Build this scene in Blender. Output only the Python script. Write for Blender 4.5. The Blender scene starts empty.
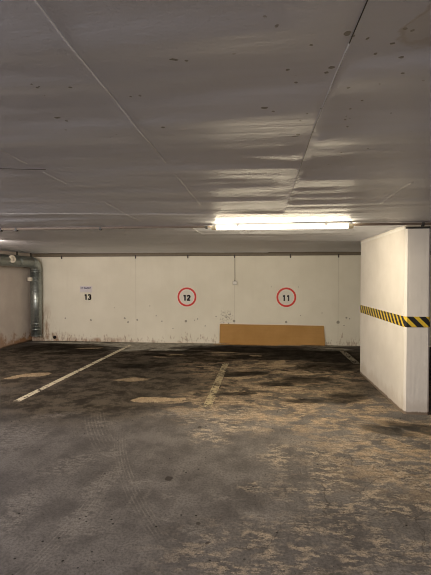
import bpy, bmesh, math, random
from mathutils import Vector, Matrix, noise
random.seed(7)
S = bpy.context.scene
C = S.collection
PI = math.pi

# ------------------------------------------------------------------ camera
cam_d = bpy.data.cameras.new('camera')
cam_d.sensor_fit = 'VERTICAL'; cam_d.sensor_height = 36.0
cam_d.lens = 415 / 575 * 36.0
cam_d.clip_start = 0.05
cam = bpy.data.objects.new('camera', cam_d)
cam.location = (0, 0, 1.5)
cam.rotation_euler = (PI / 2 - math.atan(9.5 / 415), 0, math.atan(42.5 / 415))
C.objects.link(cam); S.camera = cam

# ------------------------------------------------------------------ world, exposure
w = bpy.data.worlds.new('garage_dark'); S.world = w; w.use_nodes = True
w.node_tree.nodes['Background'].inputs[0].default_value = (0.5, 0.45, 0.4, 1)
w.node_tree.nodes['Background'].inputs[1].default_value = 0.2
S.view_settings.view_transform = 'Standard'; S.view_settings.look = 'None'
S.view_settings.gamma = 1.0; S.view_settings.use_curve_mapping = False
S.view_settings.exposure = 0.42
S.cycles.use_adaptive_sampling = False
S.cycles.sample_clamp_indirect = 1.0
S.cycles.filter_width = 0.9
S.cycles.denoising_prefilter = 'FAST'

# strip lamps of the garage, the last one added for light: x centre, y, watts thrown to the far side, down, to the near side, colour
WARM = (1.0, 0.85, 0.60)
PINK = (1.0, 0.83, 0.68)
PALE = (1.0, 0.93, 0.90)
LAMPS = [
    (0.24, 4.42, 46, 38, 12, WARM),      # the lamp in the picture
    (-4.625, 5.85, 24, 14, 24, PINK),      # bay 13, just outside the picture
    (-1.9, -1.2, 60, 90, 0, PALE),       # driving lane behind the camera
    (1.5, -1.2, 18, 60, 0, PALE),
    (-3.4, 2.3, 50, 30, 0, PALE),        # added unseen lamp left of the view, brightens the back wall
]

# ------------------------------------------------------------------ geometry of the place
H = 2.07            # ceiling height
YB = 9.42           # back wall
XL, XR = -5.38, 4.1
YR = -5.0
PX0, PX1, PY0, PY1 = 1.60, 1.868, 4.722, 6.72   # pillar


# ------------------------------------------------------------------ node helpers
class NT:
    def __init__(s, name):
        s.m = bpy.data.materials.new(name); s.m.use_nodes = True
        s.t = s.m.node_tree; s.t.nodes.clear()
        s.out = s.t.nodes.new('ShaderNodeOutputMaterial')
        s.b = s.t.nodes.new('ShaderNodeBsdfPrincipled')
        s.t.links.new(s.b.outputs[0], s.out.inputs[0])
        s.tc = s.t.nodes.new('ShaderNodeTexCoord')
        s.obj = s.tc.outputs['Object']; s.uv = s.tc.outputs['UV']

    def set(s, sock, v):
        if isinstance(v, bpy.types.NodeSocket): s.t.links.new(v, sock)
        elif isinstance(v, (tuple, list)) and len(v) == 3 and sock.type == 'RGBA': sock.default_value = (*v, 1)
        else: sock.default_value = v

    def inp(s, **k):
        for n, v in k.items():
            s.set(s.b.inputs[n.replace('_', ' ')], v)
        return s

    def math(s, op, a, b=0.0, clamp=False):
        n = s.t.nodes.new('ShaderNodeMath'); n.operation = op; n.use_clamp = clamp
        s.set(n.inputs[0], a); s.set(n.inputs[1], b); return n.outputs[0]

    def mul(s, a, b): return s.math('MULTIPLY', a, b)
    def add(s, a, b): return s.math('ADD', a, b)
    def sub(s, a, b): return s.math('SUBTRACT', a, b)
    def max(s, a, b): return s.math('MAXIMUM', a, b)

    def map(s, v, a, b, c=0.0, d=1.0, smooth=True):
        n = s.t.nodes.new('ShaderNodeMapRange'); n.interpolation_type = 'SMOOTHSTEP' if smooth else 'LINEAR'
        s.set(n.inputs[0], v)
        for i, x in enumerate((a, b, c, d)): s.set(n.inputs[i + 1], x)
        return n.outputs[0]

    def mapping(s, v, loc=(0, 0, 0), rot=0.0, scale=(1, 1, 1), typ='POINT'):
        n = s.t.nodes.new('ShaderNodeMapping'); n.vector_type = typ
        s.set(n.inputs[0], v); n.inputs[1].default_value = loc
        n.inputs[2].default_value = (0, 0, rot); n.inputs[3].default_value = scale
        return n.outputs[0]

    def noise(s, v, scale, detail=4.0, rough=0.55, dist=0.0, st=(1, 1, 1), rot=0.0, off=(0, 0, 0), color=False):
        if st != (1, 1, 1) or rot or off != (0, 0, 0): v = s.mapping(v, loc=off, rot=rot, scale=st)
        n = s.t.nodes.new('ShaderNodeTexNoise'); s.set(n.inputs['Vector'], v)
        n.inputs['Scale'].default_value = scale; n.inputs['Detail'].default_value = detail
        n.inputs['Roughness'].default_value = rough; n.inputs['Distortion'].default_value = dist
        return n.outputs['Color' if color else 'Fac']

    def voro(s, v, scale, feature='F1', rand=1.0, st=(1, 1, 1)):
        if st != (1, 1, 1): v = s.mapping(v, scale=st)
        n = s.t.nodes.new('ShaderNodeTexVoronoi'); n.feature = feature; s.set(n.inputs['Vector'], v)
        n.inputs['Scale'].default_value = scale; n.inputs['Randomness'].default_value = rand
        return n.outputs['Distance']

    def vadd(s, a, b):
        n = s.t.nodes.new('ShaderNodeVectorMath'); n.operation = 'ADD'; s.set(n.inputs[0], a); s.set(n.inputs[1], b); return n.outputs[0]

    def vscale(s, a, k):
        n = s.t.nodes.new('ShaderNodeVectorMath'); n.operation = 'SCALE'; s.set(n.inputs[0], a); n.inputs[3].default_value = k; return n.outputs[0]

    def warp(s, v, scale, amt, detail=3.0):
        c = s.noise(v, scale, detail, color=True)
        return s.vadd(v, s.vscale(s.vadd(c, (-0.5, -0.5, -0.5)), amt))

    def xyz(s, v):
        n = s.t.nodes.new('ShaderNodeSeparateXYZ'); s.set(n.inputs[0], v); return n.outputs

    def blob(s, v, c, r, rot=0.0, soft=0.3):
        """1 inside an ellipse (centre c, radii r), falling to 0 across a share `soft` of the radius."""
        c = (*c, 0) if len(c) == 2 else c
        r = (*r, 1e6) if len(r) == 2 else r
        p = s.mapping(v, c, rot, r, 'TEXTURE')
        n = s.t.nodes.new('ShaderNodeVectorMath'); n.operation = 'LENGTH'; s.set(n.inputs[0], p)
        return s.map(n.outputs['Value'], 1 + soft / 2, 1 - soft / 2)

    def blobs(s, v, lst, soft=0.3):
        out = None
        for b in lst:
            m = s.blob(v, b[0], b[1], b[2] if len(b) > 2 else 0.0, b[3] if len(b) > 3 else soft)
            out = m if out is None else s.max(out, m)
        return out

    def mix(s, f, a, b):
        n = s.t.nodes.new('ShaderNodeMix'); n.data_type = 'RGBA'
        s.set(n.inputs[0], f); s.set(n.inputs[6], a); s.set(n.inputs[7], b); return n.outputs[2]

    def bump(s, h, strength=0.3, dist=0.01, normal=None):
        n = s.t.nodes.new('ShaderNodeBump'); s.set(n.inputs['Height'], h)
        n.inputs['Strength'].default_value = strength; n.inputs['Distance'].default_value = dist
        if normal is not None: s.set(n.inputs['Normal'], normal)
        return n.outputs[0]


def simple(name, col, rough=0.5, metal=0.0, var=0.12, scale=20.0, bump=0.0, spec=0.5):
    n = NT(name)
    f = n.noise(n.obj, scale, 4)
    c = n.mix(f, tuple(x * (1 - var) for x in col), tuple(min(1, x * (1 + var)) for x in col))
    n.inp(Base_Color=c, Roughness=rough, Metallic=metal, Specular_IOR_Level=spec)
    if bump: n.inp(Normal=n.bump(f, bump, 0.005))
    return n.m


# ------------------------------------------------------------------ floor material
def floor_material():
    n = NT('stained_concrete_floor')
    P = n.obj
    W = n.warp(P, 1.7, 0.35, 4)          # ragged coordinates for stains
    W2 = n.warp(n.warp(P, 3.0, 0.22, 4), 9.0, 0.10, 4)
    Wf = n.warp(P, 9.0, 0.10, 5)
    fine = n.noise(P, 60, 5, 0.7)
    mid = n.noise(P, 3.0, 6, 0.65)
    big = n.noise(P, 0.8, 4, 0.6)
    col = n.mix(n.map(mid, 0.32, 0.68), (0.080, 0.073, 0.071), (0.140, 0.129, 0.124))
    col = n.mix(n.map(big, 0.4, 0.65, 0, 0.3), col, (0.075, 0.068, 0.064))
    streak = n.noise(P, 9, 5, 0.7, st=(1.6, 0.35, 1), rot=0.5)
    col = n.mix(n.map(streak, 0.5, 0.75, 0, 0.4), col, (0.17, 0.155, 0.14))
    # damp brown ground of the bays
    dampz = n.blobs(W, [((-0.9, 6.9), (2.6, 2.2), 0, 0.6), ((0.9, 7.6), (1.8, 1.5), 0, 0.6), ((-3.6, 7.3), (2.2, 2.3), 0, 0.6), ((-2.2, 5.0), (1.4, 0.9), 0, 1.0), ((0.8, 6.0), (1.0, 0.9), 0, 0.8)])
    dcol = n.mix(n.map(n.noise(P, 3.6, 8, 0.75), 0.40, 0.60), (0.027, 0.022, 0.017), (0.100, 0.082, 0.062))
    col = n.mix(n.mul(dampz, 0.92), col, dcol)
    # drifts of dry dust, tan, streaked
    dustz = n.blobs(W, [((0.75, 4.75), (1.35, 0.7), 0.1, 0.8), ((1.5, 3.8), (1.0, 0.8), 0.3, 1.0), ((0.2, 5.7), (0.9, 0.7), 0, 0.9),
                        ((2.3, 5.2), (0.6, 1.4), 0, 0.7), ((0.5, 6.7), (1.1, 0.9), 0, 1.0), ((-0.5, 4.9), (0.6, 0.6), 0, 1.2), ((-0.5, 7.2), (0.8, 1.0), 0, 1.0)])
    st1 = n.noise(P, 3.4, 8, 0.74, 0.5, st=(0.8, 1.2, 1), rot=0.25)
    st2 = n.noise(P, 13.0, 6, 0.75, 0.3, st=(0.6, 1.3, 1), rot=-0.2)
    dust = n.mul(dustz, n.mul(n.map(st1, 0.44, 0.56), n.map(st2, 0.36, 0.58, 0.15, 1.0)))
    col = n.mix(n.mul(dust, 0.92), col, n.mix(st2, (0.20, 0.148, 0.10), (0.40, 0.30, 0.205)))
    # lighter crust in broken flakes, foreground right
    Wc = n.warp(P, 18, 0.07)
    cells = n.voro(Wc, 40, 'DISTANCE_TO_EDGE', st=(0.55, 1, 1))
    scalez = n.blobs(W, [((0.8, 3.0), (0.62, 0.5), 0.0, 0.9), ((0.45, 2.2), (0.9, 0.38), 0, 0.8), ((1.25, 3.5), (0.7, 0.6), 0, 0.9), ((0.35, 3.45), (0.35, 0.25), 0, 0.9),
                         ((-0.35, 4.35), (0.45, 0.45), 0, 0.9), ((0.0, 2.95), (0.14, 0.10), 0, .6), ((0.0, 2.55), (0.22, 0.05), 0, .8), ((-0.45, 3.9), (0.22, 0.25), 0, 0.9)])
    fl = n.map(n.noise(P, 16, 6, 0.75, st=(0.6, 1.2, 1)), 0.47, 0.56)
    fl2 = n.map(n.noise(P, 4.5, 4, 0.6), 0.40, 0.56)
    scl = n.mul(scalez, n.mul(n.mul(n.map(cells, 0.01, 0.07, 0.35, 1.0), fl), fl2))
    col = n.mix(n.mul(scl, 0.9), col, (0.34, 0.28, 0.22))
    # pale scuffs here and there
    scz = n.blobs(W2, [((-0.40, 2.42), (0.10, 0.07)), ((-0.30, 2.30), (0.06, 0.05)), ((-0.86, 2.95), (0.10, 0.05)), ((-0.24, 2.80), (0.10, 0.03)), ((-1.13, 2.95), (0.10, 0.25), -0.1), ((-1.10, 2.45), (0.10, 0.25), 0.0),
                      ((-1.0, 2.35), (0.10, 0.06)), ((-1.5, 3.2), (0.14, 0.25), -0.6), ((-1.55, 2.5), (0.12, 0.3)), ((0.06, 2.6), (0.18, 0.035)), ((-0.62, 2.75), (.06, .04)), ((-0.55, 2.5), (.04, .03)),
                      ((-2.2, 4.3), (0.25, 0.08), .4), ((-1.6, 4.1), (0.2, 0.08), .5), ((-0.8, 4.5), (0.35, 0.15)), ((-1.25, 3.4), (0.1, 0.08)), ((0.75, 2.1), (.3, .12)), ((-2.4, 3.6), (.4, .4))], 0.9)
    sc = n.mul(scz, n.map(n.noise(P, 24, 6, 0.75, st=(0.6, 1.2, 1)), 0.44, 0.57))
    col = n.mix(n.mul(sc, 0.5), col, (0.22, 0.20, 0.185))
    # tyre marks: bundles of thin arcs
    def arcs(centre, rad, width, zone, freq):
        p = n.mapping(P, (*centre, 0), 0, (1, 1, 1e6), 'TEXTURE')
        ln = n.t.nodes.new('ShaderNodeVectorMath'); ln.operation = 'LENGTH'; n.set(ln.inputs[0], p)
        d = ln.outputs['Value']
        band = n.mul(n.map(d, rad - width, rad - width * 0.8), n.map(d, rad + width, rad + width * 0.8))
        wav = n.map(n.math('SINE', n.mul(d, freq)), -0.2, 0.8)
        z = n.blobs(W, zone, 0.7)
        return n.mul(n.mul(band, wav), n.mul(z, n.map(n.noise(P, 15, 5, 0.7), 0.40, 0.58)))
    tr = n.max(n.max(arcs((3.46, 5.27), 4.98, 0.07, [((-1.0, 3.0), (0.25, 0.9), 0.45)], 260),
                     arcs((-4.1, 2.6), 2.99, 0.06, [((-1.12, 2.5), (0.2, 0.65), 0)], 260)),
               arcs((3.0, 6.4), 5.2, 0.12, [((-1.6, 3.9), (0.4, 0.8), -0.5)], 190))
    col = n.mix(n.mul(tr, 0.35), col, (0.22, 0.20, 0.18))
    # grey silt strip by the back wall, colour lightened to offset weak lamp light
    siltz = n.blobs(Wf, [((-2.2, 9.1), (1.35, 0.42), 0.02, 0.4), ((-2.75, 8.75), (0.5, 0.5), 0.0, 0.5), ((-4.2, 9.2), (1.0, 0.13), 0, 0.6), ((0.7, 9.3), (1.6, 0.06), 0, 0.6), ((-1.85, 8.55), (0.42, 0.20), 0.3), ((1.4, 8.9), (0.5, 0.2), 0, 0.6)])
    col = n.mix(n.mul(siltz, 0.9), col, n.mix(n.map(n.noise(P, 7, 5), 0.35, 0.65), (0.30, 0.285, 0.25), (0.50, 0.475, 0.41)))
    # dark damp stains
    wet = n.blobs(W2, [((-3.45, 8.45), (0.75, 0.32), 0.15, 0.35), ((-3.75, 7.95), (0.55, 0.18), 0.3, 0.5), ((-4.5, 8.55), (0.62, 0.50), 0.3, 0.4), ((-1.05, 8.85), (0.85, 0.28), 0.15, 0.25), ((-1.65, 8.3), (0.65, 0.14), 0.05, 0.4), ((-0.25, 8.7), (0.8, 0.40), 0, 0.4),
                       ((0.9, 8.6), (0.95, 0.45), 0.0, 0.4), ((-1.6, 7.9), (0.7, 0.14), 0.0, 0.5), ((0.3, 7.9), (1.0, 0.30), 0.1, 0.5), ((1.35, 7.9), (0.55, 0.5), 0, 0.5), ((1.15, 7.1), (0.5, 0.3), .2, .6),
                       ((-0.2, 6.5), (0.45, 0.16), 0.3, 0.5), ((0.7, 6.2), (0.45, 0.2), 0.3, 0.6), ((-0.8, 7.6), (0.5, 0.3), 0.2, 0.6), ((1.1, 5.3), (0.35, 0.18), 0.6, 0.7), ((0.25, 5.9), (0.3, 0.12), 0.2, 0.6),
                       ((-2.05, 6.9), (0.5, 0.2), 0.2, 0.8), ((0.6, 5.1), (0.3, 0.1), 0.1, 0.6), ((1.72, 4.25), (0.50, 0.13), -0.35, 0.7), ((1.28, 4.2), (0.25, 0.12), -0.5, 0.8), ((-0.3, 5.35), (.25, .08), .2, .6)])
    col = n.mix(n.mul(wet, n.map(mid, 0.3, 0.6, 0.95, 0.65)), col, (0.013, 0.011, 0.009))
    # dried clay puddles with crisp edges
    Wt = n.warp(n.warp(P, 3.5, 0.22, 3), 14, 0.09, 5)
    tan = n.blobs(Wt, [((-1.20, 5.00), (0.24, 0.11), 0.0, 0.12), ((-1.38, 4.98), (0.14, 0.13), 0, 0.12), ((-0.98, 5.03), (0.10, 0.05), 0.4, 0.2),
                       ((-3.48, 6.07), (0.27, 0.12), 0.55, 0.2), ((-3.68, 5.88), (0.13, 0.05), 0.4, 0.2)])
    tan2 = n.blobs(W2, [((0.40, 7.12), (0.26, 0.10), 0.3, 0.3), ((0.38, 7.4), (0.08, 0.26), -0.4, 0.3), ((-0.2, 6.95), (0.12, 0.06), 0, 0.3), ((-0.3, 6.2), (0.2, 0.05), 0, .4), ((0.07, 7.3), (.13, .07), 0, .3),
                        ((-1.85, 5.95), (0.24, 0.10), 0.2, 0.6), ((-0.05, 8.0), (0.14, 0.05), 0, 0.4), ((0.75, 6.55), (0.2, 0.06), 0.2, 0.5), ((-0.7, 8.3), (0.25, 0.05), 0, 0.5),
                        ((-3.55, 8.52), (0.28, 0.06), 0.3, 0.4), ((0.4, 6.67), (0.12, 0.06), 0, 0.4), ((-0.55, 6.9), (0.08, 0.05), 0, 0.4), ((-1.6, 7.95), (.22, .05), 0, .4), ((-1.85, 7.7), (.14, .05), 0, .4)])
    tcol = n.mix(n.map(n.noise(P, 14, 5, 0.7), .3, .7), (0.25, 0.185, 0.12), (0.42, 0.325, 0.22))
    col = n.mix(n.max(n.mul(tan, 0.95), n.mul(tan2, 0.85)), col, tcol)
    # grain, gravel specks, drops, hairline cracks
    col = n.mix(n.map(fine, 0.42, 0.62, 0.0, 0.6), col, n.mix(0.6, col, (0.02, 0.017, 0.015)))
    sp = n.mul(n.map(n.voro(P, 13, st=(1, 1, 0)), 0.11, 0.08), n.map(n.noise(P, 1.6, 2), 0.48, 0.54))
    sp2 = n.mul(n.map(n.voro(P, 30, st=(1, 1, 0)), 0.11, 0.06), n.map(n.noise(P, 2.3, 2, off=(5, 3, 0)), 0.50, 0.56))
    col = n.mix(n.mul(n.max(sp, sp2), 0.9), col, (0.010, 0.008, 0.007))
    crk = n.mul(n.map(n.voro(n.warp(P, 6, 0.15), 2.6, 'DISTANCE_TO_EDGE', st=(0.8, 1, 0)), 0.012, 0.004), n.blobs(W, [((0.9, 3.0), (0.7, 0.8)), ((0.0, 2.3), (0.2, 0.2)), ((0.6, 4.6), (0.3, 0.2))], 0.8))
    col = n.mix(n.mul(crk, 0.45), col, (0.03, 0.024, 0.02))
    drops = n.blobs(n.warp(P, 25, .03), [((-0.66, 3.02), (0.03, 0.035)), ((-0.58, 4.1), (0.02, 0.03)), ((-0.28, 2.3), (.012, .012)), ((-0.36, 2.48), (.014, .014))], .4)
    col = n.mix(n.mul(drops, 0.75), col, (0.025, 0.02, 0.017))
    rough = n.sub(n.map(mid, 0.2, 0.8, 0.75, 0.9), n.mul(wet, 0.1))
    hgt = n.add(n.mul(fine, 0.25), n.add(n.mul(mid, 0.5), n.add(n.mul(scl, 0.5), n.mul(tan, 0.4))))
    n.inp(Base_Color=col, Roughness=rough, Specular_IOR_Level=0.0, Normal=n.bump(hgt, 0.45, 0.012))
    return n.m


# ------------------------------------------------------------------ ceiling material
def ceiling_material():
    n = NT('painted_concrete_ceiling')
    P = n.obj
    st = n.noise(P, 5, 5, 0.65, st=(0.25, 2.2, 1))
    pat = n.noise(P, 1.3, 4, 0.6)
    col = n.mix(n.map(pat, 0.3, 0.7), (0.60, 0.635, 0.74), (0.68, 0.715, 0.82))
    col = n.mix(n.map(st, 0.3, 0.75, 0.0, 0.5), col, (0.55, 0.57, 0.625))
    # spalled black pits, in clusters
    Wp = n.warp(P, 40, 0.02)
    zone = n.blobs(P, [((0.22, 1.2), (0.28, 0.5), 0, 0.8), ((-0.6, 1.35), (0.25, 0.3), 0, .6), ((0.5, 1.7), (0.3, 0.6), 0, 0.8)])
    pits = n.mul(n.map(n.voro(Wp, 20, st=(1, 0.8, 0)), 0.10, 0.075), n.mul(zone, n.map(n.noise(P, 5, 2), 0.50, 0.56)))
    pits2 = n.blobs(n.warp(P, 70, 0.010), [((-0.222, 1.09), (0.0113, 0.0049), .3), ((-0.19, 1.10), (0.0049, 0.0041)), ((-0.72, 1.44), (0.0113, 0.0073)), ((-0.70, 1.47), (0.0057, 0.0057)),
                     ((-0.36, 1.56), (0.0065, 0.0081)), ((-0.66, 1.20), (0.0049, 0.0049)), ((-0.98, 1.38), (0.0049, 0.0049)), ((0.208, 1.02), (0.0081, 0.0097)), ((0.225, 1.035), (0.0049, 0.0049)), ((0.02, 1.42), (0.0113, 0.0081)), ((0.05, 1.45), (0.0049, 0.0049)),
                     ((0.20, 1.18), (0.0081, 0.0081)), ((0.19, 1.21), (0.0065, 0.0065)), ((0.16, 1.72), (0.0081, 0.0097)), ((0.15, 1.74), (0.0146, 0.0049)), ((0.34, 1.02), (0.0057, 0.0049)), ((0.36, 1.03), (0.0049, 0.0049)), ((0.30, 1.12), (0.0049, 0.0049)), ((0.37, 1.14), (0.0057, 0.0049)), ((0.40, 1.22), (0.0049, 0.0049)), ((0.33, 1.08), (0.0065, 0.0041)), ((0.08, 1.18), (0.0049, 0.0057)), ((0.11, 1.26), (0.0049, 0.0049)), ((0.27, 1.3), (0.0049, 0.0049)), ((0.13, 1.06), (0.0041, 0.0041))], 0.5)
    col = n.mix(n.max(pits, n.map(pits2, .2, .6)), col, (0.006, 0.005, 0.004))
    # leak stain with brown rim
    Wl = n.warp(P, 9, 0.16, 5)
    stain = n.blob(Wl, (0.46, 0.98), (0.12, 0.14), 0, 0.15)
    rim = n.mul(n.blob(Wl, (0.47, 0.98), (0.135, 0.155), 0, 0.12), n.sub(1.0, n.blob(Wl, (0.46, 0.98), (0.11, 0.13), 0, 0.12)))
    col = n.mix(n.mul(stain, 0.35), col, (0.34, 0.29, 0.22))
    col = n.mix(n.mul(rim, 0.4), col, (0.24, 0.17, 0.10))
    rough = n.map(pat, 0.3, 0.7, 0.44, 0.54)
    rip = n.map(n.xyz(P)[1], 1.2, 2.2, 0.25, 1.0)
    hgt = n.add(n.mul(n.mul(n.noise(P, 6, 6, 0.7, st=(0.3, 2.0, 1)), rip), 1.6), n.mul(n.noise(P, 40, 5, 0.7), 0.22))
    nb = n.bump(hgt, 0.5, 0.012)
    n.inp(Base_Color=col, Roughness=0.9, Specular_IOR_Level=0.0, Normal=nb)
    g = n.t.nodes.new('ShaderNodeBsdfAnisotropic'); g.inputs['Color'].default_value = (1, 1, 1, 1)
    n.set(g.inputs['Roughness'], rough); n.set(g.inputs['Normal'], nb)
    mx = n.t.nodes.new('ShaderNodeMixShader'); mx.inputs[0].default_value = 0.34      # satin paint
    n.t.links.new(n.b.outputs[0], mx.inputs[1]); n.t.links.new(g.outputs[0], mx.inputs[2]); n.t.links.new(mx.outputs[0], n.out.inputs[0])
    return n.m


# ------------------------------------------------------------------ wall materials
def back_wall_material():
    n = NT('painted_back_wall')
    P = n.obj
    x, y, z = n.xyz(P)
    base = n.mix(n.map(n.noise(P, 1.4, 5, 0.6), 0.3, 0.7), (0.82, 0.785, 0.66), (0.89, 0.855, 0.73))
    base = n.mix(n.map(n.noise(P, 3.0, 4, 0.6, st=(4, 1, 0.4)), 0.5, 0.8, 0, 0.12), base, (0.66, 0.61, 0.52))
    # board joints every 2.3 m
    jx = n.math('PINGPONG', n.add(x, 0.53 + 23.0), 1.15)
    base = n.mix(n.mul(n.map(jx, 0.010, 0.003), 0.22), base, (0.36, 0.32, 0.25))
    # old tie holes, filled grey
    Wh = n.warp(P, 30, 0.03)
    spots = [(-1.65, .51, .028), (0.63, .51, .026), (-.54, .52, .03), (1.77, .52, .035), (-3.92, .51, .02), (-3.1, .56, .022), (-2.8, .52, .02), (-3.02, .47, .018), (-2.21, .5, .016),
             (-4.55, .55, .016), (0.95, .66, .012), (1.95, .62, .02), (2.02, .60, .014), (1.42, .72, .013), (-1.2, .40, .012), (-2.35, .62, .012), (-1.95, .33, .012), (-3.35, .80, .01),
             (0.3, 1.30, .01), (0.9, 1.30, .01), (-2.5, .85, .01), (-0.95, .62, .014), (-.72, .6, .014), (-.62, .68, .012), (-.66, .46, .014), (1.9, .45, .012), (-1.45, .53, .012), (-1.38, .56, .014)]
    hm = n.blobs(Wh, [((a, YB, c), (r, 9.0, r)) for a, c, r in spots], 0.6)
    base = n.mix(n.mul(hm, 0.75), base, (0.22, 0.19, 0.14))
    # flaked paint with brown underneath along the foot, run-off streaks
    up = n.noise(P, 7, 5, 0.7, st=(2.2, 1, 0.35))
    lim = n.map(n.noise(P, 0.9, 3, st=(1, 1, 0)), 0.35, 0.65, 0.05, 0.24)
    foot = n.map(n.sub(z, n.mul(lim, n.map(up, 0.35, 0.7, 0.2, 1.4))), 0.03, -0.03)
    flk = n.mul(foot, n.map(n.noise(P, 11, 6, 0.75, st=(1.4, 1, 0.7)), 0.48, 0.60))
    base = n.mix(n.mul(flk, 0.60), base, (0.36, 0.245, 0.16))
    # rust-brown seepage in the corner by the duct
    Wc = n.warp(P, 5, 0.25)
    rz = n.blobs(Wc, [((-5.3, YB, 0.05), (0.75, 9, 0.20), 0, 1.0), ((-5.2, YB, 0.3), (0.30, 9, 0.5), 0, 1.2), ((-4.2, YB, 0.0), (1.2, 9, 0.08), 0, 1.0)])
    rs = n.mul(rz, n.map(n.noise(P, 6, 6, 0.75, st=(1.6, 1, 0.4)), 0.40, 0.62))
    base = n.mix(n.mul(rs, 0.75), base, (0.31, 0.135, 0.042))
    dots = n.blobs(n.warp(P, 25, 0.05), [((-.68, YB, .62), (.10, 9, .12), 0, 1.3), ((-.80, YB, .55), (.05, 9, .2), 0, 1.3)])
    base = n.mix(n.mul(n.mul(dots, n.map(n.noise(P, 26, 4, .7), .5, .58)), .6), base, (0.2, 0.16, 0.11))
    n.inp(Base_Color=base, Roughness=0.62, Specular_IOR_Level=0.3, Normal=n.bump(n.noise(P, 30, 5, 0.65), 0.15, 0.01))
    return n.m


def side_wall_material():
    n = NT('painted_side_wall')
    P = n.obj
    x, y, z = n.xyz(P)
    base = n.mix(n.map(n.noise(P, 1.6, 5, 0.6), 0.3, 0.7), (0.58, 0.51, 0.46), (0.66, 0.59, 0.53))
    up = n.noise(P, 3.5, 7, 0.75, st=(1, 1, 0.8))
    foot = n.map(n.sub(z, n.map(up, 0.35, 0.7, 0.05, 0.36)), 0.10, -0.10)
    corner = n.map(y, 6.5, 9.3, 0.25, 1.0)
    base = n.mix(n.mul(n.mul(foot, corner), 0.9), base, (0.32, 0.145, 0.05))
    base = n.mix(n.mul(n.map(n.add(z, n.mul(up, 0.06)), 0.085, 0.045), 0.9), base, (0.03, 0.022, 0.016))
    n.inp(Base_Color=base, Roughness=0.65, Specular_IOR_Level=0.3, Normal=n.bump(n.noise(P, 30, 5), 0.15, 0.01))
    return n.m


def pillar_material():
    n = NT('white_painted_concrete')
    P = n.obj
    x, y, z = n.xyz(P)
    base = n.mix(n.map(n.noise(P, 2.5, 5, 0.6), 0.3, 0.7), (0.72, 0.69, 0.645), (0.79, 0.76, 0.715))
    grime = n.noise(P, 6, 5, 0.7, st=(1.5, 1.5, 0.5))
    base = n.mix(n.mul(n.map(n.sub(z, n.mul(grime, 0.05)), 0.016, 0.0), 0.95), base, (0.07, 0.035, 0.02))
    base = n.mix(n.mul(n.map(n.sub(z, n.mul(grime, 0.35)), 0.05, -0.1), 0.35), base, (0.45, 0.37, 0.29))
    pits = n.map(n.voro(P, 9), 0.045, 0.03)
    base = n.mix(n.mul(pits, n.mul(n.map(n.noise(P, 1.7, 2), 0.5, 0.6), 0.55)), base, (0.32, 0.28, 0.23))
    hgt = n.add(n.mul(n.noise(P, 40, 4, 0.6), 0.5), n.noise(P, 12, 3, 0.5, st=(4, 4, 0.12)))
    n.inp(Base_Color=base, Roughness=0.6, Specular_IOR_Level=0.3, Normal=n.bump(hgt, 0.22, 0.010))
    return n.m


def tape_material():
    n = NT('black_yellow_tape')
    u, v, _ = n.xyz(n.uv)
    s = n.math('FRACT', n.mul(n.add(u, n.mul(v, 1.0)), 1 / 0.128))
    blk = n.mul(n.map(s, 0.40, 0.44), n.map(s, 1.0, 0.96))
    yel = n.mix(n.noise(n.obj, 40, 4), (0.66, 0.45, 0.03), (0.80, 0.56, 0.05))
    col = n.mix(blk, yel, (0.012, 0.011, 0.010))
    n.inp(Base_Color=col, Roughness=0.4)
    return n.m


def worn_paint(name, col, wear, scale=16):
    n = NT(name)
    P = n.obj
    f = n.noise(P, scale, 6, 0.72)
    g = n.noise(P, 3.5, 3)
    keep = n.map(n.add(f, n.mul(n.sub(g, 0.5), 0.4)), wear - 0.06, wear + 0.10)
    n.inp(Base_Color=n.mix(n.noise(P, 8, 4), tuple(c * 0.78 for c in col), col), Roughness=0.65, Alpha=keep)
    return n.m


def lamp_glow(strength, colr):
    n = NT('lit_diffuser')
    n.inp(Base_Color=(0.9, 0.88, 0.82), Roughness=0.5, Emission_Color=colr, Emission_Strength=strength)
    return n.m


def galvanised():
    n = NT('galvanised_steel')
    f = n.voro(n.obj, 28)
    f2 = n.noise(n.obj, 4, 4)
    n.inp(Base_Color=n.mix(f, (0.29, 0.325, 0.315), (0.42, 0.455, 0.445)), Metallic=0.85, Roughness=n.map(f2, 0.3, 0.7, 0.32, 0.44))
    return n.m


def cardboard():
    n = NT('brown_cardboard')
    P = n.obj
    f = n.noise(P, 2.0, 5, 0.6)
    flute = n.noise(P, 90, 2, 0.5, st=(0.02, 1, 1))
    col = n.mix(n.map(f, 0.3, 0.7), (0.43, 0.235, 0.075), (0.50, 0.285, 0.10))
    col = n.mix(n.map(flute, 0.4, 0.7, 0, 0.2), col, (0.38, 0.20, 0.06))
    n.inp(Base_Color=col, Roughness=0.75, Specular_IOR_Level=0.25, Normal=n.bump(flute, 0.1, 0.002))
    return n.m


M = {}
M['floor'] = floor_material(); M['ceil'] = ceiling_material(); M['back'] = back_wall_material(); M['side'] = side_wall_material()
M['pillar'] = pillar_material(); M['tape'] = tape_material(); M['steel'] = galvanised(); M['card'] = cardboard()
M['dull'] = simple('dull_brown_wall_paint', (0.30, 0.25, 0.21), 0.7)  # dark brown-grey paint of the right and rear walls
M['head_shadow'] = simple('brown_shadow_strip', (0.20, 0.172, 0.135), 0.85, bump=0.4)  # shade at the wall head, put into the strip's colour
M['joint'] = simple('grey_mortar_seam', (0.80, 0.79, 0.78), 0.6)
M['grey_seam'] = simple('dull_seam', (0.40, 0.39, 0.38), 0.7)
M['crack'] = simple('dark_crack', (0.05, 0.045, 0.04), 0.8)
M['wood'] = simple('brown_batten', (0.15, 0.11, 0.08), 0.6, scale=12)
M['dark'] = simple('dark_metal', (0.03, 0.028, 0.026), 0.5)
M['white'] = simple('white_enamel', (0.80, 0.78, 0.72), 0.4, var=0.04)
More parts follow.
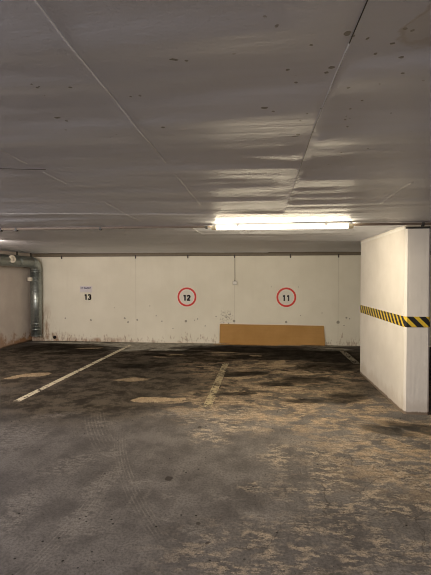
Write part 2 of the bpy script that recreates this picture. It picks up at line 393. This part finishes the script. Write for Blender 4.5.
M['cream'] = simple('cream_plastic', (0.82, 0.72, 0.48), 0.45, var=0.05)
M['capw'] = simple('off_white_cap', (0.78, 0.72, 0.60), 0.5, var=0.08)
M['red'] = simple('red_sign_ring', (0.72, 0.028, 0.018), 0.45, var=0.06)
M['disc'] = simple('sign_white', (0.79, 0.755, 0.67), 0.5, var=0.03)
M['black'] = simple('black_lettering', (0.012, 0.011, 0.011), 0.5)
M['paper'] = simple('pale_paper', (0.74, 0.71, 0.73), 0.7, var=0.03)
M['ink'] = simple('blue_grey_ink', (0.10, 0.10, 0.20), 0.6)
M['line'] = worn_paint('worn_white_road_paint', (0.64, 0.56, 0.43), 0.41)
M['line2'] = worn_paint('worn_yellowed_road_paint', (0.30, 0.245, 0.15), 0.45)
M['line3'] = worn_paint('worn_grey_road_paint', (0.20, 0.17, 0.125), 0.45)
M['hole'] = simple('hole_black', (0.01, 0.009, 0.008), 0.9)
M['grey'] = simple('grey_plastic', (0.36, 0.33, 0.27), 0.5)


# ------------------------------------------------------------------ mesh helpers
def bx(bm, x0, x1, y0, y1, z0, z1):
    vs = [bm.verts.new((x, y, z)) for z in (z0, z1) for y in (y0, y1) for x in (x0, x1)]
    for f in ((0, 2, 3, 1), (4, 5, 7, 6), (0, 1, 5, 4), (2, 6, 7, 3), (0, 4, 6, 2), (1, 3, 7, 5)):
        bm.faces.new([vs[i] for i in f])
    return vs


def tube(bm, pts, r, seg=20, caps=True, radii=None):
    """Round tube through points."""
    pts = [Vector(p) for p in pts]; rings = []
    up = None
    for i, p in enumerate(pts):
        t = (pts[min(i + 1, len(pts) - 1)] - pts[max(i - 1, 0)]).normalized()
        if up is None:
            up = Vector((0, 0, 1)) if abs(t.z) < 0.9 else Vector((1, 0, 0))
        a = (up - t * up.dot(t)).normalized(); b = t.cross(a); up = a
        rr = radii[i] if radii else r
        rings.append([bm.verts.new(p + (a * math.cos(k * 2 * PI / seg) + b * math.sin(k * 2 * PI / seg)) * rr) for k in range(seg)])
    for A, B in zip(rings, rings[1:]):
        for k in range(seg):
            f = bm.faces.new((A[k], A[(k + 1) % seg], B[(k + 1) % seg], B[k])); f.smooth = True
    if caps:
        bm.faces.new(rings[0][::-1]); bm.faces.new(rings[-1])


def obj(name, bm, m, parent=None, bevel=0.0, loc=None):
    bmesh.ops.recalc_face_normals(bm, faces=bm.faces)
    if bevel:
        ed = [e for e in bm.edges if len(e.link_faces) == 2 and e.calc_face_angle(0) > 0.6]
        bmesh.ops.bevel(bm, geom=ed, offset=bevel, segments=2, affect='EDGES', profile=0.6)
    me = bpy.data.meshes.new(name); bm.to_mesh(me); bm.free(); me.materials.append(m)
    o = bpy.data.objects.new(name, me); C.objects.link(o)
    if loc: o.location = loc
    if parent: o.parent = parent
    return o


def box_obj(name, b, m, parent=None, bevel=0.0):
    bm = bmesh.new(); bx(bm, *b); return obj(name, bm, m, parent, bevel)


def struct(o): o['kind'] = 'structure'; return o


def tag(o, label, cat, group=None):
    o['label'] = label; o['category'] = cat
    if group: o['group'] = group
    return o


def thing(name, label, cat, loc=(0, 0, 0), rotz=0.0, group=None):
    o = bpy.data.objects.new(name, None); o.empty_display_size = 0.1
    C.objects.link(o); o.location = loc; o.rotation_euler = (0, 0, rotz)
    return tag(o, label, cat, group)


def text_mesh(name, txt, size, m, parent, loc, bold=0.0, spacing=1.0, depth=0.001, xs=1.0):
    """Upright lettering facing -Y, centred on loc."""
    cu = bpy.data.curves.new(name, 'FONT'); cu.body = txt; cu.size = size; cu.offset = bold
    cu.extrude = depth; cu.align_x = 'CENTER'; cu.align_y = 'CENTER'; cu.space_character = spacing
    t = bpy.data.objects.new('tmp_text', cu); C.objects.link(t)
    bpy.context.view_layer.update()
    me = bpy.data.meshes.new_from_object(t.evaluated_get(bpy.context.evaluated_depsgraph_get()))
    bpy.data.objects.remove(t); bpy.data.curves.remove(cu)
    xsn = [v.co.x for v in me.vertices]; ysn = [v.co.y for v in me.vertices]
    cxm, cym = (min(xsn) + max(xsn)) / 2, (min(ysn) + max(ysn)) / 2
    for v in me.vertices: v.co = Vector(((v.co.x - cxm) * xs, -v.co.z, v.co.y - cym))
    me.name = name; me.materials.clear(); me.materials.append(m)
    o = bpy.data.objects.new(name, me); C.objects.link(o); o.location = loc
    if parent: o.parent = parent
    return o


# ------------------------------------------------------------------ room shell
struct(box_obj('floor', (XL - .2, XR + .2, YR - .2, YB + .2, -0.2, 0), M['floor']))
struct(box_obj('wall_back', (XL - .2, XR + .2, YB, YB + .2, 0, H + .15), M['back']))
struct(box_obj('wall_left', (XL - .2, XL, YR - .2, YB, 0, H + .15), M['side']))
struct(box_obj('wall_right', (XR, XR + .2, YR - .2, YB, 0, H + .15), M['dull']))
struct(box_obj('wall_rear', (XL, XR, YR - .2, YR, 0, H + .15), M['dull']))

# ceiling: shuttered concrete, boards 0.69 m wide whose faces are gently rippled across
BOARD, B0 = 0.69, 0.23


def ripple(x, y):
    k = 0 if x >= B0 else -1
    fx = .5 if abs(x - B0) > .03 * BOARD else (x - B0) / BOARD - k
    def one(k):
        return (noise.noise(Vector((x * 0.55 + k * 3.7, y * 2.6 + k * 1.3, k * 7.1))) * 0.010
                + noise.noise(Vector((x * 1.2 + k * 5.7, y * 7.5, 3 + k * 2.1))) * 0.0065
                + noise.noise(Vector((x * 0.25, y * 0.7, 9))) * 0.006)
    h = one(k)
    e = 0.03
    if fx > 1 - e: h = h * (1 - (fx - 1 + e) / e / 2) + one(k + 1) * ((fx - 1 + e) / e / 2)
    if fx < e: h = h * (0.5 + fx / e / 2) + one(k - 1) * (0.5 - fx / e / 2)
    return h


def steps(*seg):
    out = []
    for a, b, d in seg:
        n = max(1, round((b - a) / d)); out += [a + (b - a) * i / n for i in range(n)]
    return out + [seg[-1][1]]


xs = steps((XL, -3.2, .15), (-3.2, 2.0, .03), (2.0, XR, .2))
ys = steps((YR, 0.4, .4), (0.4, 6.0, .025), (6.0, YB, .06))
bm = bmesh.new()
grid = [[bm.verts.new((x, y, H + 0.006 + ripple(x, y))) for x in xs] for y in ys]
for j in range(len(ys) - 1):
    for i in range(len(xs) - 1):
        f = bm.faces.new((grid[j][i], grid[j + 1][i], grid[j + 1][i + 1], grid[j][i + 1])); f.smooth = True
me = bpy.data.meshes.new('ceiling'); bm.to_mesh(me); bm.free(); me.materials.append(M['ceil'])
ceil = struct(bpy.data.objects.new('ceiling', me)); C.objects.link(ceil)
struct(box_obj('ceiling_slab', (XL - .2, XR + .2, YR - .2, YB + .2, H + .04, H + .2), M['ceil'], None))

# brown strip standing in for the thin shadow between wall head and ceiling
bm = bmesh.new(); bx(bm, XL, XR, YB - .012, YB + .01, 2.0, H + .02); struct(obj('trim_1', bm, M['head_shadow']))
for x in (-4.62, -2.83, -1.6, -0.53, 0.72, 1.77):
    bm = bmesh.new(); bx(bm, x - .012, x + .012, YB - .02, YB - .01, 1.95, 2.03); o = struct(obj('trim_1_clip', bm, M['dark'])); o.name = 'trim_clip'
# seams left by the shuttering boards
tn = 2


def seam(pts, r, m):
    global tn
    bm = bmesh.new()
    P2 = []
    for (x0, y0), (x1, y1) in zip(pts, pts[1:]):
        n = max(2, int(math.hypot(x1 - x0, y1 - y0) / .05))
        P2 += [(x0 + (x1 - x0) * i / n, y0 + (y1 - y0) * i / n) for i in range(n)]
    P2.append(pts[-1])
    tube(bm, [(x, y, H + 0.0045 + ripple(x, y)) for x, y in P2], r, 8)
    struct(obj('trim_%d' % tn, bm, m)); tn += 1


seam([(-.46, -.5), (-.462, 2.07)], 0.0016, M['joint'])
seam([(-.46, 2.3), (-.452, 3.25)], 0.0014, M['joint'])
seam([(-1.16, 1.6), (-1.16, 2.0)], 0.0014, M['joint']); seam([(-1.16, 2.15), (-1.165, 2.45)], 0.0014, M['joint'])
seam([(-1.17, 3.1), (-1.18, 4.1)], 0.0014, M['joint']); seam([(-.75, 4.6), (-.72, 5.6)], 0.0014, M['joint'])
seam([(-2.35, 3.50), (-.45, 3.68)], 0.002, M['joint'])
seam([(-1.45, 2.06), (-1.12, 2.11)], 0.0014, M['crack'])
seam([(.232, .3), (.222, 1.06)], 0.0016, M['crack'])
seam([(.222, 1.06), (.212, 1.56), (.225, 2.9), (.23, 3.9)], 0.0016, M['grey_seam'])
seam([(.92, 2.6), (.93, 3.3)], 0.0016, M['joint'])

# ------------------------------------------------------------------ pillar with its tape
t = thing('concrete_pillar', 'white painted concrete wall pillar with striped tape at the right', 'pillar', ((PX0 + PX1) / 2, (PY0 + PY1) / 2, 0))
cx, cy = t.location.x, t.location.y
hx, hy, ch = (PX1 - PX0) / 2, (PY1 - PY0) / 2, 0.022
ring = [(-hx, -hy + ch), (-hx + ch, -hy), (hx - ch, -hy), (hx, -hy + ch), (hx, hy - ch), (hx - ch, hy), (-hx + ch, hy), (-hx, hy - ch)]
bm = bmesh.new()
zs = [0.0, 0.03, 1.0, 2.036]
R = [[bm.verts.new((x, y, z)) for x, y in ring] for z in zs]
for A, B in zip(R, R[1:]):
    for k in range(8): bm.faces.new((A[k], A[(k + 1) % 8], B[(k + 1) % 8], B[k]))
bm.faces.new(R[0][::-1]); bm.faces.new(R[-1])
obj('shaft', bm, M['pillar'], t)
bm = bmesh.new(); bx(bm, -hx + .001, hx - .001, -hy + .036, hy - .001, 2.036, 2.062); obj('joint_seal', bm, M['joint'], t)
bm = bmesh.new(); bx(bm, -hx + .012, hx - .012, -hy + .012, -hy + .036, 2.036, 2.062); obj('joint_gap', bm, M['dark'], t)['label'] = 'dark joint at the head of the front face'
bm = bmesh.new(); bx(bm, -hx, hx, -hy, hy, 2.06, 2.085); obj('head_strip', bm, M['pillar'], t)

bm = bmesh.new(); uvl = bm.loops.layers.uv.new('UVMap')
e = .0025
path = [(-hx - e, hy - .02), (-hx - e, -hy + ch - .001), (-hx + ch - .001, -hy - e), (hx - ch + .001, -hy - e), (hx + e, -hy + ch - .001), (hx + e, hy - .02)]
u = 0.0
z0, z1 = .962, 1.078
for a, b in zip(path, path[1:]):
    L = math.hypot(b[0] - a[0], b[1] - a[1])
    vs = [bm.verts.new((cx + p[0], cy + p[1], z)) for p, z in ((a, z0), (b, z0), (b, z1), (a, z1))]
    f = bm.faces.new(vs)
    for lp, (uu, vv) in zip(f.loops, ((u, 0), (u + L, 0), (u + L, z1 - z0), (u, z1 - z0))): lp[uvl].uv = (uu, vv)
    u += L
bmesh.ops.remove_doubles(bm, verts=bm.verts, dist=1e-5)
tape = obj('hazard_tape', bm, M['tape'])
tag(tape, 'black and yellow diagonal striped hazard tape wrapped round the white pillar', 'tape')
sol = tape.modifiers.new('thickness', 'SOLIDIFY'); sol.thickness = .0015; sol.offset = -1

# ------------------------------------------------------------------ strip lamps on the ceiling rail
LL = 1.47


def strip_lamp(x, y, watts, colr, label):
    t = thing('strip_lamp', label, 'lamp', (x, y, H), 0, 'ceiling strip lamps')
    hl = LL / 2
    bm = bmesh.new(); bx(bm, -hl + .01, hl - .01, -.03, .03, -.018, .004); obj('housing', bm, M['white'], t, .003)
    # diffuser: rounded trough
    bm = bmesh.new()
    prof = [(-.042, -.016)] + [(-.042 * math.cos(a), -.024 - .034 * math.sin(a)) for a in [PI * k / 12 for k in range(13)]] + [(.042, -.016)]
    rings = [[bm.verts.new((xx, p[0], p[1])) for p in prof] for xx in (-hl + .05, hl - .05)]
    for k in range(len(prof) - 1):
        f = bm.faces.new((rings[0][k], rings[0][k + 1], rings[1][k + 1], rings[1][k])); f.smooth = True
    bm.faces.new(rings[0]); bm.faces.new(rings[1][::-1])
    bm.faces.new((rings[0][0], rings[0][-1], rings[1][-1], rings[1][0]))
    obj('diffuser', bm, lamp_glow(4.0, colr), t)
    # the tube's light leaves through the far flank, the belly and the near flank of the diffuser
    for nm, p, (ly, lz), tilt, wd in (('far', watts[0], (.046, -.034), PI / 2 + .42, .046), ('down', watts[1], (0, -.061), 0, .07), ('near', watts[2], (-.046, -.034), -PI / 2 + .5, .046)):
        if not p: continue
        ld = bpy.data.lights.new('tube_light', 'AREA'); ld.shape = 'RECTANGLE'; ld.size = LL - .1; ld.size_y = wd
        ld.energy = p; ld.color = colr
        lo = bpy.data.objects.new('tube_light', ld); C.objects.link(lo); lo.parent = t
        lo.location = (0, ly, lz); lo.rotation_euler = (tilt, 0, 0)
    for s in (-1, 1):
        bm = bmesh.new()
        prof2 = [(p[0] * 1.06, p[1] * 1.03) for p in prof]
        rr = [[bm.verts.new((s * xx, p[0] * k, p[1] * k2)) for p in prof2] for xx, k, k2 in ((hl - .05, 1, 1), (hl - .008, 1, 1), (hl, .85, .92))]
        for A, B in zip(rr, rr[1:]):
            for k in range(len(prof2) - 1): bm.faces.new((A[k], A[k + 1], B[k + 1], B[k]))
            bm.faces.new((A[-1], A[0], B[0], B[-1]))
        bm.faces.new(rr[0]); bm.faces.new(rr[-1])
        cap = obj('end_cap', bm, M['cream'], t); cap['label'] = 'cream plastic end cap'
        bm = bmesh.new(); bx(bm, s * (hl * .62) - .012, s * (hl * .62) + .012, -.046, .046, -.03, -.012); obj('clip', bm, M['white'], t)
    return t


labels = ['lit white strip lamp on the ceiling in front of the pillar', 'lit strip lamp near the left wall above bay 13',
          'lit strip lamp behind the viewer on the left', 'lit strip lamp behind the viewer on the right', 'added strip lamp left of the view, brightening the back wall']
for i, (x, y, a, b, d, c) in enumerate(LAMPS): strip_lamp(x, y, (a, b, d), c, labels[i])

# brown batten rail the lamp hangs in line with
t = thing('ceiling_rail', 'thin brown batten running across the ceiling in line with the strip lamp', 'rail', (0, 4.52, H))
bm = bmesh.new(); bx(bm, XL + .02, -.515, -.016, .016, -.018, .004); obj('batten', bm, M['wood'], t)
bm = bmesh.new(); bx(bm, .995, XR - .02, -.016, .016, -.018, .004); obj('batten', bm, M['wood'], t)
for x in (-2.95, -2.76, -1.76, -.56, 1.70):
    bm = bmesh.new(); bx(bm, x - .012, x + .012, -.02, .02, -.034, .006); obj('clip', bm, M['dark'], t, .002)

# ------------------------------------------------------------------ ventilation duct in the left corner
t = thing('ventilation_duct', 'galvanised round ventilation duct bending down the left corner', 'duct', (-5.175, 9.24, 0))
rD, rb, zh = .122, .18, 1.865
bm = bmesh.new(); tube(bm, [(0, 0, .14), (0, 0, zh - rb)], rD, 32); obj('riser', bm, M['steel'], t)
bm = bmesh.new()
tube(bm, [(0, -rb + rb * math.cos(a), zh - rb + rb * math.sin(a)) for a in [PI / 2 * k / 10 for k in range(11)]], rD, 32); obj('elbow', bm, M['steel'], t)
bm = bmesh.new(); tube(bm, [(0, -rb, zh), (0, -5.6, zh)], rD, 32); obj('ceiling_run', bm, M['steel'], t)
for z in (.15, .30, .44, zh - rb - .03, 1.20, 1.50):
    bm = bmesh.new(); tube(bm, [(0, 0, z - .012), (0, 0, z - .006), (0, 0, z + .006), (0, 0, z + .012)], rD, 32, True, [rD + .001, rD + .006, rD + .006, rD + .001]); obj('band', bm, M['steel'], t)
for z in [.22, .37, .52, .60, .68, .76, .84, .92, 1.0, 1.08, 1.16, 1.28, 1.36, 1.44]:
    bm = bmesh.new(); tube(bm, [(0, 0, z - .004), (0, 0, z), (0, 0, z + .004)], rD, 32, True, [rD, rD + .0035, rD]); obj('seam', bm, M['steel'], t)
for y in (-rb - .02, -.75, -1.9, -3.1):
    bm = bmesh.new(); tube(bm, [(0, y - .015, zh), (0, y - .008, zh), (0, y + .008, zh), (0, y + .015, zh)], rD, 32, True, [rD + .001, rD + .007, rD + .007, rD + .001]); obj('band', bm, M['steel'], t)
    bm = bmesh.new(); bx(bm, -.012, .012, y - .012, y + .012, zh + rD - .01, H + .002); obj('hanger', bm, M['dark'], t)
# inspection cap
capg = bmesh.new(); yc = -1.08
tube(capg, [(rD - .03, 0, 0), (rD + .018, 0, 0), (rD + .024, 0, 0)], .08, 28, True, [.08, .08, .07])
cap = obj('inspection_cap', capg, M['capw'], t, 0, (0, yc, zh + .015)); cap['label'] = 'round off-white inspection cap'; cap.rotation_euler = (0, -.1, -.35)
bm = bmesh.new(); tube(bm, [(rD + .02, 0, 0), (rD + .028, 0, 0)], .05, 24, False); tube(bm, [(rD + .02, 0, 0), (rD + .028, 0, 0)], .042, 24, False)
bx(bm, rD + .02, rD + .034, -.008, .008, -.045, .045)
obj('cap_grip', bm, M['grey'], cap)
bm = bmesh.new(); bx(bm, -.045, .045, -.04, .03, -.045, .045)
lug = obj('clamp_lug', bm, M['capw'], t, .006, (-.06, -rD - .012, 1.47)); lug['label'] = 'small off-white clamp lug'
bm = bmesh.new(); bx(bm, -.02, .02, rD - .01, YB - 9.24 - .001, 1.46, 1.49); obj('wall_bracket', bm, M['dark'], t)

# ------------------------------------------------------------------ bay signs and marks on the back wall
def strokes(bm, pts, wd, y0, y1):
    """Flat broad pen stroke in the XZ plane with round joins, y0 (back) to y1 (front)."""
    for (xa, za), (xb, zb) in zip(pts, pts[1:]):
        d = Vector((xb - xa, zb - za)).normalized(); nx, nz = -d.y * wd / 2, d.x * wd / 2
        q = [(xa + nx, za + nz), (xb + nx, zb + nz), (xb - nx, zb - nz), (xa - nx, za - nz)]
        A = [bm.verts.new((x, y0, z)) for x, z in q]; B = [bm.verts.new((x, y1, z)) for x, z in q]
        bm.faces.new(A); bm.faces.new(B[::-1])
        for k in range(4): bm.faces.new((A[k], B[k], B[(k + 1) % 4], A[(k + 1) % 4]))
    for x, z in pts[1:-1]:
        tube(bm, [(x, y0, z), (x, y1, z)], wd / 2, 14)


GLYPH = {   # broad stencil-like figures, unit height
    '1': [[(-.20, .30), (.0, .40), (.10, .40)], [(.06, .5), (.06, -.5)]],
    '2': [[(-.24, .22), (-.20, .36), (-.05, .41), (.14, .38), (.22, .24), (.18, .08), (-.04, -.14), (-.22, -.38)], [(-.30, -.40), (.30, -.40)]],
    '3': [[(-.26, .30), (-.12, .41), (.08, .41), (.20, .30), (.18, .12), (.02, .03)], [(-.04, .03), (.12, .0), (.23, -.14), (.20, -.32), (.06, -.41), (-.12, -.41), (-.28, -.30)]],
}


def numeral(txt, x, z, parent, m, y, h=.128):
    bm = bmesh.new(); px = -.36 * h * (len(txt) - 1)
    for chx in txt:
        for st in GLYPH[chx]:
            strokes(bm, [(px + a * h, b * h) for a, b in st], .27 * h, .0, -.0015)
        px += .72 * h
    return obj('numeral', bm, m, parent, 0, (x, y, z))


def bay_sign(x, z, txt, label):
    t = thing('bay_sign', label, 'sign', (x, YB, z), 0, 'round parking bay signs')
    bm = bmesh.new(); tube(bm, [(0, -.0005, 0), (0, -.006, 0)], .19, 56); obj('plate', bm, M['disc'], t)
    bm = bmesh.new()
    seg = 64; prof = [(.178, -.002), (.180, -.012), (.217, -.012), (.219, -.0005)]
    rr = [[bm.verts.new((math.cos(k * 2 * PI / seg) * r, yy, math.sin(k * 2 * PI / seg) * r)) for r, yy in prof] for k in range(seg)]
    for k in range(seg):
        A, B = rr[k], rr[(k + 1) % seg]
        for q in range(3): bm.faces.new((A[q], A[q + 1], B[q + 1], B[q]))
    o = obj('ring', bm, M['red'], t); o['label'] = 'red ring'
    numeral(txt, -.005, -.02, t, M['black'], -.0085)['label'] = 'black bay number ' + txt
    return t


bay_sign(-1.625, 1.064, '12', 'round white sign with red ring and black number 12')
bay_sign(.632, 1.068, '11', 'round white sign with red ring and black number 11')
o = numeral('13', -3.995, 1.05, None, M['black'], YB - .002, .128); o.name = 'bay_number'
tag(o, 'bold black number 13 on the wall below the small paper notice', 'number')

t = thing('paper_notice', 'small pale paper notice with a dark text line above number 13', 'notice', (-4.035, YB, 1.235))
bm = bmesh.new(); bx(bm, -.145, .145, -.003, -.0006, -.075, .075); obj('sheet', bm, M['paper'], t)
o = text_mesh('lettering', 'ES 86807', .068, M['ink'], t, (0, -.0045, .028), bold=.0015, depth=.0005)
o['label'] = 'dark blue line of lettering'

t = thing('junction_box', 'small pale junction box at the end of the cable on back wall', 'box', (-.52, YB, 1.385))
box_obj('box_body', (-.05, .05, -.045, -.0008, -.04, .045), M['grey'], t, .006)
box_obj('cover', (-.043, .043, -.052, -.045, -.033, .038), M['white'], t, .003)
box_obj('cable_gland', (-.012, .012, -.035, -.012, .045, .062), M['dark'], t, .003)
bm = bmesh.new(); tube(bm, [(-.52, YB - .024, 1.99), (-.522, YB - .012, 1.9), (-.521, YB - .010, 1.7), (-.52, YB - .012, 1.55), (-.52, YB - .022, 1.44)], .007, 10)
tag(obj('cable', bm, M['grey']), 'thin grey cable running down the back wall to the junction box', 'cable')

bm = bmesh.new(); tube(bm, [(-4.81, YB - .018, .09), (-4.81, YB - .001, .09)], .038, 24, False); tube(bm, [(-4.81, YB - .018, .09), (-4.81, YB - .001, .09)], .032, 24, False)
tube(bm, [(-4.81, YB - .006, .09), (-4.81, YB - .001, .09)], .033, 24)
tag(obj('drain_outlet', bm, M['hole']), 'small round dark drain outlet low on the wall beside the duct', 'drain')

# ------------------------------------------------------------------ cardboard leaning on the wall
t = thing('cardboard_sheet', 'long brown cardboard sheet leaning on the wall under sign 11', 'cardboard', (.30, 9.36, 0))
top = [(-1.165, .452), (1.155, .436)]
bot = [(-1.165, .022), (-.70, .016), (-.69, .001), (.66, .001), (.67, .012), (1.178, .008)]
def lean(z): return -.035 + z * .18 / .45 * .42        # y against height: foot forward, head on the wall
bm = bmesh.new()
cols = []
N = 60
import bisect
for i in range(N + 1):
    x = -1.165 + 2.343 * i / N
    zt = .452 - .016 * i / N
    for (xa, za), (xb, zb) in zip(bot, bot[1:]):
        if xa <= x + 1e-6 <= xb + 1e-5: zb_ = za + (zb - za) * ((x - xa) / (xb - xa)); break
    col_ = []
    for j in range(7):
        z = zb_ + (zt - zb_) * j / 6
        bow = .004 * math.sin(i / N * PI * 2.3) * math.sin(j / 6 * PI)
        xx = x - (.018 * j / 6 if i == N else 0)
        col_.append(Vector((xx, lean(z) + bow, z)))
    cols.append(col_)
th = Vector((0, .012, 0))
F = [[bm.verts.new(p) for p in c_] for c_ in cols]; G = [[bm.verts.new(p + th) for p in c_] for c_ in cols]
for i in range(N):
    for j in range(6):
        bm.faces.new((F[i][j], F[i + 1][j], F[i + 1][j + 1], F[i][j + 1])); bm.faces.new((G[i][j], G[i][j + 1], G[i + 1][j + 1], G[i + 1][j]))
    bm.faces.new((F[i][6], F[i + 1][6], G[i + 1][6], G[i][6])); bm.faces.new((F[i][0], G[i][0], G[i + 1][0], F[i + 1][0]))
for i in (0, N):
    for j in range(6): bm.faces.new((F[i][j], F[i][j + 1], G[i][j + 1], G[i][j]))
obj('panel', bm, M['card'], t)
bm = bmesh.new()
pl = [(-1.30, -.07), (-.55, -.115), (.15, -.09), (.15, -.045), (-1.28, -.045)]
lo = [bm.verts.new((x, y, .001)) for x, y in pl]; hi = [bm.verts.new((x, y, .009)) for x, y in pl]
bm.faces.new(lo[::-1]); bm.faces.new(hi)
for k in range(5): bm.faces.new((lo[k], lo[(k + 1) % 5], hi[(k + 1) % 5], hi[k]))
o = obj('torn_flap', bm, M['card'], t); o['label'] = 'torn cardboard strip lying at its foot'

# ------------------------------------------------------------------ bay lines
def line(pts, wd, m, label):
    bm = bmesh.new(); L = []
    n = 60
    (x0, y0), (x1, y1) = pts
    for i in range(n + 1):
        x = x0 + (x1 - x0) * i / n; y = y0 + (y1 - y0) * i / n
        j = .006 * noise.noise(Vector((x * 3, y * 9, 2)))
        L.append((bm.verts.new((x - wd / 2 + j, y, .0012)), bm.verts.new((x - wd / 6, y, .002)), bm.verts.new((x + wd / 6, y, .002)), bm.verts.new((x + wd / 2 - j, y, .0012))))
    for A, B in zip(L, L[1:]):
        for k in range(3): bm.faces.new((A[k], A[k + 1], B[k + 1], B[k]))
    return tag(obj('parking_line', bm, m), label, 'line', 'parking bay lines')


line([(-2.92, 4.74), (-2.835, 9.02)], .09, M['line'], 'worn white parking line on the left, between bays 13 and 12')
line([(-.585, 4.75), (-.56, 7.25)], .105, M['line2'], 'faded yellowed parking line in the middle, between bays 12 and 11')
line([(1.725, 7.45), (1.735, 9.09)], .12, M['line3'], 'faint grey parking line behind the white pillar')
